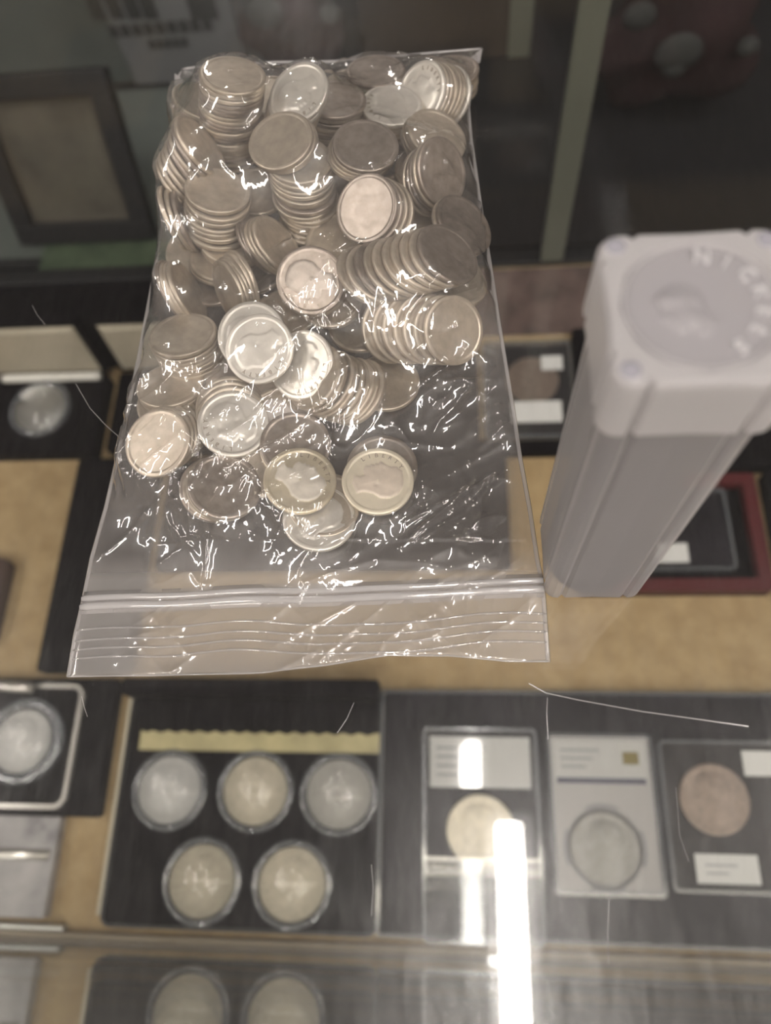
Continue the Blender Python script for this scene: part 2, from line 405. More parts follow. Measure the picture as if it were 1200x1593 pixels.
def coin_normal(px, py, ratio, deg):
    """normal of a coin seen as an ellipse: minor/major ratio, and the picture direction (counter-clockwise from right) it leans to"""
    d = dirw(px, py); d /= np.linalg.norm(d)
    a = math.radians(deg); e = dirw(px + math.cos(a), py - math.sin(a)); e /= np.linalg.norm(e)
    e = e - d * (e @ d); e /= np.linalg.norm(e)
    return -d * ratio + e * math.sqrt(max(0, 1 - ratio ** 2))
def stack(where, px, py, h, ratio, deg, n, last=None, kinds=('worn',), t=1.42, spin=None, top=None, jit=.35, noun='dime'):
    nrm = coin_normal(px, py, ratio, deg) if ratio is not None else np.array([0, 0, 1.0])
    c0 = at(px, py, h); sh = np.zeros(3)
    if n > 1 and last is not None:
        d = dirw(*last); o = np.array([0, 0, HC]); base = c0 - nrm * t * (n - 1)
        s = ((base - o) @ nrm) / (d @ nrm); sh = (o + d * s - base) / (n - 1)
    zs = []
    for k in range(n):
        c = c0 + (sh - nrm * t) * k; nn = nrm.copy()
        if k:
            c = c + (np.random.rand(3) - .5) * jit * np.array([1, 1, .0]); nn = nn + (np.random.rand(3) - .5) * .05
        zmin = .45 + DT / 2 * abs(nn[2]) + DR * math.sqrt(max(0, 1 - nn[2] ** 2)); zs.append(c[2] - zmin)
        if c[2] < zmin: c[2] = zmin
        kind = kinds[k % len(kinds)] if k < len(kinds) else random.choice(['worn', 'worn', 'worn', 'head', 'dark'] if len(kinds) < 3 else kinds)
        sp = spin if (spin is not None and k == 0) else random.uniform(0, 6.28)
        if n == 1: lab = where
        elif k == 0: lab = 'top dime of ' + where
        elif k == n - 1: lab = 'lowest dime of ' + where
        else: lab = ORD[k] + ' dime down in ' + where
        put_coin(DIME[kind], c, nn, sp, 'dime', lab, 'dimes in the zip bag')
    if min(zs) < -.5: print('LOW', where, [round(z, 1) for z in zs][-3:])
D2R = math.radians
def piles():
    S = stack
    S('the tall back left corner stack', 363, 119, 32, .50, 92, 21, (352, 240), ('worn', 'worn'))
    S('the slanting back left roll', 312, 228, 22, .42, 42, 8, (284, 285))
    S('the edgewise row on the left wall', 292, 345, 12, .25, 20, 3, (272, 340), ('dark', 'worn'))
    S('the loose stack under the smooth left dime', 339, 298, 19, .63, 91, 8, (337, 362), ('worn', 'worn'), t=1.55, jit=1.6)
    S('the short stack below the left smooth stack', 362, 380, 8, .62, 92, 5, (362, 398))
    S('the pale tilted pair beside the tall back stack', 437, 220, 28, .72, 116, 3, (446, 226), ('worn', 'worn'))
    S('the long leaning mid-pile stack', 466, 250, 22, .66, 92, 14, (484, 346), ('worn', 'worn'), jit=1.2)
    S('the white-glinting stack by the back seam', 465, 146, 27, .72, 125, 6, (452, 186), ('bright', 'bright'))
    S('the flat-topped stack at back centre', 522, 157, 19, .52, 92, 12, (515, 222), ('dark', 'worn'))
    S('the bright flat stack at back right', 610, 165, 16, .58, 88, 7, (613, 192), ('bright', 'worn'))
    S('the fanned roll in the back right corner', 655, 146, 15, .72, 150, 7, (693, 152), ('bright', 'worn', 'worn'))
    S('the grey tilted stack right of the centre', 569, 228, 24, .70, 86, 4, (560, 243), ('dark', 'worn'))
    S('the crescent stack by the right bag wall', 680, 212, 15, .66, 62, 4, (668, 222))
    S('the dark leaning stack on the right bag wall', 687, 268, 17, .70, 18, 5, (664, 284), ('dark', 'worn'))
    S('the round-faced stack in the middle right', 571, 325, 20, .86, 150, 4, (597, 334), ('dark', 'dark'))
    S('the pair leaning low on the right bag wall', 722, 350, 13, .60, 45, 2, (716, 354), ('dark', 'worn'))
    S('the long fanned row, like fallen dominoes', 697, 396, 18, .62, 50, 10, (574, 430), ('dark', 'worn', 'worn', 'worn'))
    S('flat dime lying under the right end of the fanned row', 703, 428, 8, .72, 62, 1)
    S('the pile under the big centre dime', 484, 437, 17, .96, 95, 3, (489, 441), ('dull', 'worn'), spin=1.2)
    S('lone dime lying low behind the big centre dime stack', 516, 468, 7, .78, 100, 1)
    S('the small slanting roll left of the big centre dime', 432, 381, 10, .50, 40, 5, (408, 386))
    S('the card-like fan by the right wall', 706, 514, 8, .84, 8, 7, (611, 512), ('worn', 'worn', 'worn', 'worn'), spin=.4)
    S('the roll half hidden by film at the left wall', 285, 522, 13, .58, 108, 8, (304, 562))
    S('the edgewise set behind the left roll', 292, 455, 10, .36, 25, 4, (280, 466), ('worn', 'worn'))
    S('the upright roll behind the brightest dime', 358, 456, 10, .35, 200, 5, (382, 458))
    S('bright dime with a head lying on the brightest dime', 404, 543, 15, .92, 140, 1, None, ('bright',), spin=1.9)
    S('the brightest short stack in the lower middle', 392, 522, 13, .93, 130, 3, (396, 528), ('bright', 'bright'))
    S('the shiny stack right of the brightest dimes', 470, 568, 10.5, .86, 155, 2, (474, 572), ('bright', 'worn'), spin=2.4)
    S('the fanned row under the shiny dimes', 492, 588, 9, .60, 150, 9, (560, 622), ('worn', 'worn', 'worn'))
    S('the large smooth roll at the lower left wall', 246, 689, 9, .82, 152, 6, (276, 668), ('worn', 'worn'))
    S('the stack crossed by a bright crease', 363, 660, 8, .93, 100, 4, (359, 634), ('bright', 'head'), spin=.9)
    S('dime edge peeping out below the crossed stack', 438, 650, 3, .90, 95, 1, None, ('head',), spin=1.2)
    S('the low reddish pair under film', 460, 692, 4.5, .93, 95, 2, (458, 696), ('dark', 'worn'))
    S('olive dime with a frosty head in the front row', 467, 748, 6.2, .90, 92, 1, None, ('gold',), spin=-2.2)
    S('pinkish dime lying nearest the zip', 497, 806, 2.6, .90, 95, 1, None, ('bright',), spin=-.75)
    S('dime rim peeping out behind the pinkish front dime', 506, 788, 1.2, .90, 95, 1)
    S('golden white dime lying rightmost in the front row', 588, 749, 3.0, .92, 92, 1, None, ('pale',), spin=-1.62)
    S('dark dime half hidden behind the golden front dime', 595, 729, 1.3, .90, 92, 1, None, ('dark',))
    S('the low stack under crumpled front film', 350, 757, 6, .90, 82, 4, (340, 766), ('dark', 'worn'))
    S('lone dime tucked between the front left stacks', 412, 728, 1.3, .90, 92, 1)
    S('the stack wedged between back left corner and wall', 316, 160, 20, .50, 80, 8, (314, 198))
    S('the stack filling the gap behind the pale tilted pair', 418, 150, 18, .55, 100, 8, (416, 190))
    S('the leaning pair right of the domino row', 708, 438, 7, .66, 70, 2, (702, 446))
    S('the low stack between the middle stack and domino row', 524, 372, 9, .70, 110, 4, (520, 388))
    S('the sunken stack in front of the left smooth stack', 345, 408, 6, .60, 92, 4, (346, 422))
    S('the half buried stack beside the left wall roll', 266, 600, 7, .60, 110, 5, (276, 618))
    # the bottom layer that shows only through the gaps
    k = 0
    for px, py in ((330, 190), (420, 190), (470, 210), (560, 190), (640, 200), (660, 190), (330, 250), (400, 290), (540, 270), (620, 300), (660, 330), (300, 380), (400, 410), (560, 380), (620, 390), (660, 460), (330, 430), (440, 480), (560, 500), (420, 600), (330, 600), (600, 590), (260, 620), (660, 250), (600, 130), (655, 140), (540, 130)):
        p = at(px, py, 3 + (k % 3) * 2)
        o = put_coin(DIME['worn' if k % 4 else 'dark'], (p[0], p[1], 1.4 + (k % 3) * 1.6), (random.uniform(-.1, .1), random.uniform(-.1, .1), 1), random.uniform(0, 6), 'dime',
                     'dime of the bottom layer, glimpsed in gaps under the stacks', 'bottom layer of dimes'); k += 1
    for i, (px, py, h) in enumerate(((585, 112, 15), (700, 112, 12))):
        S(['the low stack under the back seam', 'the low stack in the far right bag corner'][i], px, py, h, .46, 92, 6, (px - 2, py + 28), ('dark', 'worn'))
piles()
# ------------------------------------------------------------------ the zip bag
def interp(xs, tab):
    tab = sorted(tab); return np.interp(xs, [a for a, b in tab], [b for a, b in tab])
def edge_h(y): return np.interp(y, [20, 95, 150, 185, 215], [.6, .7, 5, 9, 11])
def edge_pts(pix):
    out = []
    for px, py in pix:
        z = 1.0
        for _ in range(6): p = at(px, py, z); z = float(edge_h(p[1]))
        out.append(p)
    return np.array(sorted(out, key=lambda p: p[1]))
LE = edge_pts([(107, 1053), (118, 985), (129, 938), (143, 868), (165, 790), (190, 682), (205, 610), (217, 550), (232, 470), (243, 410), (252, 340), (262, 255), (268, 215), (283, 178), (290, 150), (277, 122), (284, 108)])
RE = edge_pts([(853, 1030), (849, 975), (845, 915), (836, 870), (824, 790), (810, 715), (799, 640), (786, 560), (776, 500), (768, 445), (758, 380), (748, 320), (740, 262), (733, 215), (729, 168), (735, 125), (750, 76)])
YF = [(0, 1053), (.12, 1052), (.28, 1050), (.42, 1047), (.55, 1035), (.68, 1020), (.80, 1021), (.92, 1029), (1, 1030)]
YR = [(0, 108), (.1, 101), (.3, 97), (.5, 96), (.7, 88), (.85, 82), (1, 76)]
def film_xy(u, v):
    # front and back edges from the curves, sides from LE / RE
    yf = np.interp(u, [a for a, _ in YF], [at(107 + a * 746, b, .6)[1] for a, b in YF])
    yr = np.interp(u, [a for a, _ in YR], [at(284 + a * 466, b, 11)[1] for a, b in YR])
    y = yf + (yr - yf) * v
    xl = np.interp(y, LE[:, 1], LE[:, 0]); xr = np.interp(y, RE[:, 1], RE[:, 0])
    return xl + (xr - xl) * u, y
# height of the pile on a 1 mm grid
GX0, GX1, GY0, GY1 = -108, 42, 15, 235
GW, GH = GX1 - GX0 + 1, GY1 - GY0 + 1
H0 = np.zeros((GH, GW))
_a = np.sqrt(np.linspace(0, 1, 14)[1:]); _t = np.linspace(0, 2 * math.pi, 40, endpoint=False)
_dx = (_a[:, None] * np.cos(_t)).ravel() * DR; _dy = (_a[:, None] * np.sin(_t)).ravel() * DR
for c, n in COINS:
    x = np.array([1.0, 0, 0]); x = x - n * n[0]; x /= np.linalg.norm(x); y = np.cross(n, x)
    P = c + _dx[:, None] * x + _dy[:, None] * y + n * DT / 2
    ix = np.rint(P[:, 0] - GX0).astype(int); iy = np.rint(P[:, 1] - GY0).astype(int)
    ok = (ix > 0) & (ix < GW - 1) & (iy > 0) & (iy < GH - 1)
    np.maximum.at(H0, (iy[ok], ix[ok]), P[ok, 2])
D = H0.copy()
for sy in (-1, 0, 1):
    for sx in (-1, 0, 1): D = np.maximum(D, np.roll(np.roll(H0, sy, 0), sx, 1))
H0 = D + .35
gx, gy = np.meshgrid(np.arange(GX0, GX1 + 1), np.arange(GY0, GY1 + 1))
_xl = np.interp(gy, LE[:, 1], LE[:, 0]); _xr = np.interp(gy, RE[:, 1], RE[:, 0]); _uu = np.clip((gx - _xl) / (_xr - _xl), 0, 1)
_yr = np.interp(_uu, [a for a, _ in YR], [at(284 + a * 466, b, 11)[1] for a, b in YR])
inside = (gx > _xl + .5) & (gx < _xr - .5) & (gy < _yr - .5) & (gy > 22)
EH = edge_h(gy); H0 = np.where(inside, np.maximum(H0, 1.0), 0)
hh = np.where(inside, np.maximum(H0, EH), EH)
for it in range(900):
    av = (np.roll(hh, 1, 0) + np.roll(hh, -1, 0) + np.roll(hh, 1, 1) + np.roll(hh, -1, 1)) / 4 - .012
    hh = np.where(inside, np.maximum(H0, av), EH)
for it in range(2):
    av = (np.roll(hh, 1, 0) + np.roll(hh, -1, 0) + np.roll(hh, 1, 1) + np.roll(hh, -1, 1) + 2 * hh) / 6
    hh = np.where(inside, np.maximum(av, H0 - .2), EH)
def bilin(G, fx, fy):
    fx = np.clip(fx, 0, G.shape[1] - 1.001); fy = np.clip(fy, 0, G.shape[0] - 1.001)
    ix = fx.astype(int); iy = fy.astype(int); a = fx - ix; b = fy - iy
    return G[iy, ix] * (1 - a) * (1 - b) + G[iy, ix + 1] * a * (1 - b) + G[iy + 1, ix] * (1 - a) * b + G[iy + 1, ix + 1] * a * b
_rng = np.random.RandomState(11)
NZ = [_rng.rand(160, 160) for _ in range(6)]
def vnoise(k, x, y):
    def s(f): i = np.floor(f); g = f - i; return i + g * g * (3 - 2 * g)
    return bilin(NZ[k], s(np.mod(x, 158)), s(np.mod(y, 158))) * 2 - 1
def crumple(x, y):
    """sharp-ridged wrinkles in several directions"""
    h = 0
    for k, (ang, sx, sy, amp) in enumerate(((42, 26, 7.0, 1.0), (30, 17, 5.5, .70), (-42, 15, 6.0, .60), (80, 8.0, 3.4, .24), (25, 4.0, 2.0, .10))):
        a = D2R(ang); X = (x * math.cos(a) + y * math.sin(a)) / sx + 40 + vnoise(5, x / 11 + 9, y / 11 + 3) * .7; Y = (-x * math.sin(a) + y * math.cos(a)) / sy + 60
        n = 1 - np.abs(vnoise(k, X, Y)); h = h + amp * n ** 3
    return h
CREASES = [([(622, 848), (690, 790), (770, 737), (742, 775), (690, 812), (655, 835)], .7, .8), ([(310, 905), (318, 880), (332, 800), (362, 748), (352, 715)], .9, .9),
           ([(385, 657), (470, 633), (545, 606), (640, 575), (762, 555)], .8, 1.0), ([(355, 720), (412, 760), (440, 800)], .6, .8), ([(352, 720), (300, 765), (230, 800), (150, 860)], .8, .9),
           ([(225, 560), (190, 640), (205, 600)], .6, .9), ([(600, 690), (700, 690), (760, 640)], .5, 1.2), ([(560, 610), (640, 690)], .4, 1.0), ([(470, 905), (585, 865), (650, 870), (700, 880), (770, 862)], .6, .8),
           ([(200, 770), (260, 725), (300, 700)], .8, .9), ([(720, 815), (745, 850), (762, 868)], .5, .7), ([(515, 325), (575, 322), (600, 318)], .5, 1.1), ([(392, 468), (430, 492), (450, 505)], .6, .9),
           ([(505, 640), (520, 690), (515, 720)], .6, .8), ([(700, 700), (730, 760), (738, 790)], .4, .8), ([(430, 870), (520, 830), (560, 800)], .35, .8)]
def seg_d(x, y, p, q):
    ex, ey = q[0] - p[0], q[1] - p[1]; t = np.clip(((x - p[0]) * ex + (y - p[1]) * ey) / (ex * ex + ey * ey + 1e-9), 0, 1)
    return np.hypot(x - p[0] - t * ex, y - p[1] - t * ey)
NU, NV = 330, 560
U, V = np.meshgrid(np.linspace(0, 1, NU), np.linspace(0, 1, NV))
FX, FY = film_xy(U, V)
base = bilin(hh, FX - GX0, FY - GY0); obst = bilin(H0, FX - GX0, FY - GY0)
gap = np.clip((base - obst) / 2.5, 0, 1)
edge = np.clip(np.minimum(np.minimum(U, 1 - U) * 30, np.minimum(1 - V, .0 + V + .02) * 40), 0, 1)
fore = np.clip((150 - FY) / 60, 0, 1)
amp = (.15 + .50 * gap + .95 * fore) * edge
amp = np.where(FY < 62, .6 * edge, amp)
patch = np.clip(vnoise(3, FX / 17 + 20, FY / 17 + 20) * 1.1 + .75, .15, 1.4)
FZ = base + amp * patch * crumple(FX, FY)
for pix, ht, wd in CREASES:
    pw = [at(px, py, 4 if py > 600 else 14) for px, py in pix]
    d = np.min([seg_d(FX, FY, p, q) for p, q in zip(pw, pw[1:])], axis=0)
    FZ += ht * np.exp(-d / wd) * edge
FZ = np.where(inside.any(), np.maximum(FZ, np.where(obst > 1.05, obst - .25, .8)), FZ)
FZ = np.where((U == 0) | (U == 1) | (V == 1), edge_h(FY), FZ)
FZ = np.where(V == 0, .9 + .5 * np.sin(U * 17) ** 2, FZ)
def grid_mesh(name, X, Y, Z, mat, parent):
    nv, nu = X.shape; co = np.stack([X, Y, Z], -1).reshape(-1, 3) * MM
    i = np.arange(nv * nu).reshape(nv, nu); f = np.stack([i[:-1, :-1], i[:-1, 1:], i[1:, 1:], i[1:, :-1]], -1).reshape(-1, 4)
    me = bpy.data.meshes.new(name); me.vertices.add(len(co)); me.vertices.foreach_set('co', co.ravel())
    me.loops.add(f.size); me.loops.foreach_set('vertex_index', f.ravel().astype(np.int32))
    me.polygons.add(len(f)); me.polygons.foreach_set('loop_start', np.arange(0, f.size, 4, dtype=np.int32))
    me.update(calc_edges=True); me.validate(); me.polygons.foreach_set('use_smooth', np.ones(len(me.polygons), bool))
    return link(name, me, mat, parent)
BAG = thing('zip_bag', 'clear crinkled zip-lock plastic bag full of dimes lying on the glass counter', 'bag', (0, 0, 0))
grid_mesh('front_film', FX, FY, FZ, M['film'], BAG)
nu2, nv2 = 60, 110
U2, V2 = np.meshgrid(np.linspace(0, 1, nu2), np.linspace(0, 1, nv2)); BX, BY = film_xy(U2, V2)
dd = np.minimum(np.minimum(BX - np.interp(BY, LE[:, 1], LE[:, 0]), np.interp(BY, RE[:, 1], RE[:, 0]) - BX), (1 - V2) * 190)
BZ = .25 + (edge_h(BY) - .25) * np.clip(1 - dd / 9, 0, 1) ** 2
BZ = np.where(V2 == 0, .3, BZ)
grid_mesh('back_film', BX, BY, BZ, M['film_back'], BAG)
def film_z(x, y):
    # nearest film vertex
    i = np.argmin((FX - x) ** 2 + (FY - y) ** 2); return FZ.ravel()[i]
for E_, nm in ((LE, 'side_seam'), (RE, 'side_seam')):
    bm = bmesh.new(); q = [(p[0], p[1], float(edge_h(p[1])) + .1) for p in E_]; tube_bm(bm, q, .55, 6, .6); to_obj(nm, bm, M['seam'], BAG, True)
bm = bmesh.new(); tube_bm(bm, [(*[float(a) for a in film_xy(np.array(u), np.array(1.0))], 11.1) for u in np.linspace(0, 1, 24)], .5, 6, .6); to_obj('end_seam', bm, M['seam'], BAG, True)
for i, (a, b) in enumerate(((277, 118), (745, 80))):   # the two stiff corners of the end seam
    p = at(a, b, 11.3); s = -1 if i == 0 else 1
    bm = bmesh.new(); q = [(p[0] - s * 5.5, p[1] - 6), (p[0] + s * 1.2, p[1] + 1.2), (p[0] + s * .4, p[1] - 4.5)]
    loft(bm, [[(x, y, 10.9) for x, y in q], [(x, y, 11.5) for x, y in q]]); to_obj('seam_corner', bm, M['seam'], BAG)
def across(l, r, hump, n=60):
    a = at(*l, 1.0); b = at(*r, 1.0); out = []
    for k in range(n):
        t = k / (n - 1); wv = hump * (math.exp(-((t - .62) / .16) ** 2) * -1.2 + math.exp(-((t - .40) / .12) ** 2) * .5 + .25 * math.sin(t * 23))
        out.append((a[0] + (b[0] - a[0]) * t, a[1] + (b[1] - a[1]) * t - wv * -1 * 0 + wv, 0))
    return out
# zip: two milky tracks side by side on a thin band
zl, zr = (129, 940), (845, 912)
bm = bmesh.new()
pa = across(zl, zr, .35)
for off, r in ((-.9, .95), (1.2, .8)): tube_bm(bm, [(x, y + off, 1.75 + .25 * math.sin(i * .35)) for i, (x, y, z) in enumerate(pa)], r, 8, .8)
to_obj('zip_track', bm, M['zip'], BAG, True)
bm = bmesh.new()
loft(bm, [[(x, y - 2.6, 1.0), (x, y - 2.6, 1.35), (x, y + 3.0, 1.35), (x, y + 3.0, 1.0)] for x, y, z in pa]); to_obj('zip_band', bm, M['seam'], BAG, True)
for l, r in (((120, 981), (850, 953)), ((117, 998), (851, 967)), ((114, 1012), (852, 981)), ((111, 1026), (852, 997))):
    bm = bmesh.new(); tube_bm(bm, [(x, y, film_z(x, y) + .12) for x, y, z in across(l, r, 1.3)], .30, 6, .9); to_obj('lip_ridge', bm, M['ridge'], BAG, True)
bm = bmesh.new(); tube_bm(bm, [(*[float(a) for a in film_xy(np.array(u), np.array(0.0))], .9 + .5 * math.sin(u * 17) ** 2) for u in np.linspace(0, 1, 90)], .22, 6); to_obj('lip_edge', bm, M['seam'], BAG, True)
# ------------------------------------------------------------------ coin tube
TX, TY, TH = 32.5, 62.8, 87.0
def notched(h, r, nd, npos, z, n=5, ox=0.0, oy=0.0):
    """rounded square outline with two small notches in every side"""
    out = []
    for q in range(4):
        a = q * math.pi / 2; ca, sa = math.cos(a), math.sin(a)
        side = [(h, -npos - .8), (h - nd, -npos), (h, -npos + .8), (h - .15, 0), (h, npos - .8), (h - nd, npos), (h, npos + .8)]
        arc = [(h - r + r * math.cos(b), h - r + r * math.sin(b)) for b in [k * math.pi / 2 / n for k in range(n + 1)]]
        out += [(ox + x * ca - y * sa, oy + x * sa + y * ca, z) for x, y in side + arc]
    return out
TUBE = thing('coin_tube', 'tall square frosted plastic nickel tube standing right of the bag', 'coin tube', (TX, TY, 0))
LEAN = (1.0, 4.0)
bm = bmesh.new()
def body_ring(h, z, nd=.7): f = z / TH; return notched(h, 2.6, nd, 6.9, z, 5, (1 - f) * -.8, (1 - f) * -3.8)
loft(bm, [body_ring(10.3, .35), body_ring(10.75, .9), body_ring(10.9, 40), body_ring(11.05, 78)], True, False)
body = to_obj('tube_body', bm, M['tube'], TUBE)
bm = bmesh.new()
rg = [notched(12.3, 3.0, 1.1, 7.6, TH - 13), notched(12.3, 3.0, 1.1, 7.6, TH - 1.0), notched(11.9, 2.7, .9, 7.5, TH - .25), notched(11.5, 2.4, .6, 7.4, TH)]
for rr_, z in ((10.6, TH), (10.2, TH - .6)):
    rg.append([(rr_ * x / math.hypot(x, y), rr_ * y / math.hypot(x, y), z) for x, y, _ in rg[3]])
loft(bm, rg, False, False)
cap = to_obj('tube_cap', bm, M['cap'], TUBE)
lathe('cap_disc', M['disc'], [(10.3, TH - 1.0), (10.3, TH - .55)], 0, 0, cap, 52, False, False)
lathe('cap_ring', M['cap'], [(9.5, TH - .6), (9.5, TH - .1), (9.9, TH - .1), (9.9, TH - .6)], 0, 0, cap, 56, True)
M['peg_hole'] = plain('peg_hole_shade', (.33, .32, .36), .5)
for sx in (-1, 1):
    for sy in (-1, 1):
        lathe('peg_hole', M['peg_hole'], [(1.35, TH - .4), (1.35, TH + .06), (1.1, TH + .1)], sx * 9.9, sy * 9.9, cap, 20)  # raised discs; their dark colour is the shade inside the peg holes
bm = bmesh.new(); add_arc_text(bm, 'NICKELS', 6.8, 11, 23.5, 3.1, .45, TH - .4); to_obj('lettering', bm, M['letter'], cap)
gr = np.linspace(-1, 1, 56); GXh, GYh = np.meshgrid(gr, gr); hz = relief('head', GXh, GYh) * .9
hx, hy = GXh * 6.2 - 2.2, GYh * 6.2
hm = grid_mesh('relief_head', hx * math.cos(.5) - hy * math.sin(.5), hx * math.sin(.5) + hy * math.cos(.5), TH - .53 + hz, M['disc'], cap)
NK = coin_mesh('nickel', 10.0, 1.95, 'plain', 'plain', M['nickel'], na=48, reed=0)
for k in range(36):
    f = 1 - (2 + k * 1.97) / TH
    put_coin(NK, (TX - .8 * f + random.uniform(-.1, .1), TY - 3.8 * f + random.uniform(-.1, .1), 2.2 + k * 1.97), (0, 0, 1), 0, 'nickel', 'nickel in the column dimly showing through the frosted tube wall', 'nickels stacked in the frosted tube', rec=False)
# ------------------------------------------------------------------ display case
ZS = -300.0
CASE = thing('display_case', 'glass-topped shop display case holding coins on tan burlap', 'display case', (0, 0, 0))
box('countertop_glass', M['glass'], -620, 620, -75, 412, -6, 0, CASE)
box('front_glass', M['front_pane'], -620, 620, -72, -66, ZS - 4, -6.2, CASE)
box('burlap_deck', M['burlap'], -620, 620, -66, 404, ZS - 8, ZS - .3, CASE)
box('deck_board', M['dark_metal'], -620, 620, -75, 412, ZS - 26, ZS - 8.2, CASE)
box('base_cabinet', M['panel_dark'], -620, 620, -60, 400, -950, ZS - 26.2, CASE)
box('back_sill', M['dark_metal'], -620, 620, 404, 418, ZS - 8, ZS + 5, CASE, 1)
box('front_channel', M['bronze'], -620, 620, -66, -62.5, ZS, ZS + 4, CASE, .8)
box('back_door', M['pane'], -620, 88, 405, 409, ZS + 5, -8, CASE)
box('back_door', M['pane'], 72, 620, 411, 415, ZS + 5, -8, CASE)
box('door_rail', M['rail'], 71, 88, 403.5, 410.5, ZS + 5, -8, CASE, 1)
box('channel_glint', M['metal'], -330, -224, -62.4, -58.9, ZS, ZS + 6, CASE, 1.2)  # added bright bar, imitates the lamp's glare on the front channel
for x in (-620, 612): box('side_panel', M['dark_metal'], x, x + 8, -66, 404, ZS, -6.2, CASE)
box('light_strip', M['led'], -560, 560, -64, -56, -15, -9, CASE)
def scratch(pix, r=.09):
    bm = bmesh.new(); tube_bm(bm, [tuple(at(a, b, .05)) for a, b in pix], r, 4, .5); to_obj('scratch', bm, M['seam'], CASE)
scratch([(823, 1063), (850, 1078), (900, 1089), (1000, 1107), (1080, 1118), (1165, 1130)], .13)
scratch([(852, 1085), (851, 1110), (853, 1150)], .06); scratch([(525, 1140), (540, 1118), (551, 1093)], .07)
scratch([(118, 597), (140, 635), (165, 662), (188, 682)], .07); scratch([(127, 1083), (131, 1100), (136, 1115)], .07)
scratch([(578, 1345), (581, 1380), (578, 1425)], .07); scratch([(50, 475), (58, 490), (70, 505)], .05)
scratch([(948, 1395), (946, 1450), (947, 1500)], .05); scratch([(1052, 1225), (1058, 1300), (1072, 1340)], .04)
# ------------------------------------------------------------------ coins and boxes on the burlap
DOL = {k: coin_mesh('dollar_' + k, 19.05, 2.6, 'head', 'eagle', M[m], na=96, amp=.55, reed=.04) for k, m in (('gold', 'dollar'), ('white', 'dollar_white'), ('brown', 'dollar_brown'), ('grey', 'dollar_grey'), ('grey2', 'dollar_mid'))}
def dollar(kind, x, y, z, label, spin=0.0, group=None, tilt=(0, 0, 1)):
    return put_coin(DOL[kind], (x, y, z), tilt, spin, 'silver_dollar', label, group, rec=False)
def capsule(x, y, z, label, R=23.2, group=None):
    t = thing('coin_capsule', label, 'capsule', (x, y, z), group)
    lathe('rim', M['capsule_rim'], [(19.5, 0), (R - .6, 0), (R, .8), (R, 3.4), (R - .8, 4.4), (19.6, 4.4)], 0, 0, t, 56, True)
    lathe('lid', M['capsule'], [(19.5, 4.0), (19.5, 4.4)], 0, 0, t, 56)
    return t
# five-coin presentation tray
T5 = thing('presentation_tray', 'black five-coin tray with cream scalloped ledge nearest the front glass', 'coin tray', (-123, 9, ZS))
X0, X1, Y0, Y1 = -78, 78, -67, 68
rslab('tray_base', M['black'], 0, 0, 78, 67, 5, 0, 7, T5)
rframe('tray_rim', M['black_gloss'], 0, 0, 79.2, 67.8, 6, 1.6, 0, 8.2, T5)
box('lit_edge', M['edge'], -81.6, -79.3, -62, 62, .3, 9, T5, .6)  # light on the tray's left side, put into a paler strip
box('lid_panel', M['black'], -78, 78, 58, 68, 7, 30, T5, 1)
bm = bmesh.new()
pts = [(-70, 28), (78, 28), (78, 39.5)] + [(78 - (k + .5) * 148 / 30, 39.5 - (1.6 if k % 2 else 0)) for k in range(30)] + [(-70, 39.5)]
loft(bm, [[(x, y, 7) for x, y in pts], [(x, y, 10) for x, y in pts]]); to_obj('scalloped_ledge', bm, M['ledge'], T5)
for i, (px, py, kind, lab) in enumerate(((265, 1228, 'white', 'blazing white silver dollar, back left of the five-coin tray'), (398, 1230, 'gold', 'cream silver dollar in the middle of the tray\'s back row'), (528, 1235, 'grey2', 'greyish silver dollar at the right end of the tray\'s back row'),
                               (315, 1370, 'gold', 'pale gold silver dollar in the tray\'s front row, left one'), (455, 1375, 'gold', 'warm toned silver dollar in the tray\'s front row, right one'))):
    p = at(px, py, ZS + 9)
    capsule(p[0], p[1], ZS + 7.0, 'clear capsule round the ' + lab.split(',')[0].replace("in the middle of", "midway along"))
    dollar(kind, p[0], p[1], ZS + 9.2, lab, random.uniform(-.5, .5))
# dark pad with the graded coins
PAD = thing('display_pad', 'wide black display pad under the graded coin holders at lower right', 'display pad', (95, 8, ZS))
rslab('pad', M['board'], 0, 0, 138, 66, 2, .2, 5, PAD)
rframe('clear_rim', M['capsule_rim'], 0, 0, 140, 66.8, 3, 2.5, .2, 9, PAD)
ZP = ZS + 5
def holder(name, label, x0, x1, y0, y1, insert, tilt=0.0, ly=(.64, .96), kind=None, coin_label=None, cy=.36, extra=None, z=ZP, r=3.5):
    cx, cy0 = (x0 + x1) / 2, (y0 + y1) / 2; hx, hy = (x1 - x0) / 2, (y1 - y0) / 2
    t = thing(name, label, 'coin holder', (cx, cy0, z)); t.rotation_euler = (0, tilt, 0)
    rframe('shell', M['capsule_rim'], 0, 0, hx, hy, r, 2.0, 0, 6.5, t)
    return t, hx, hy
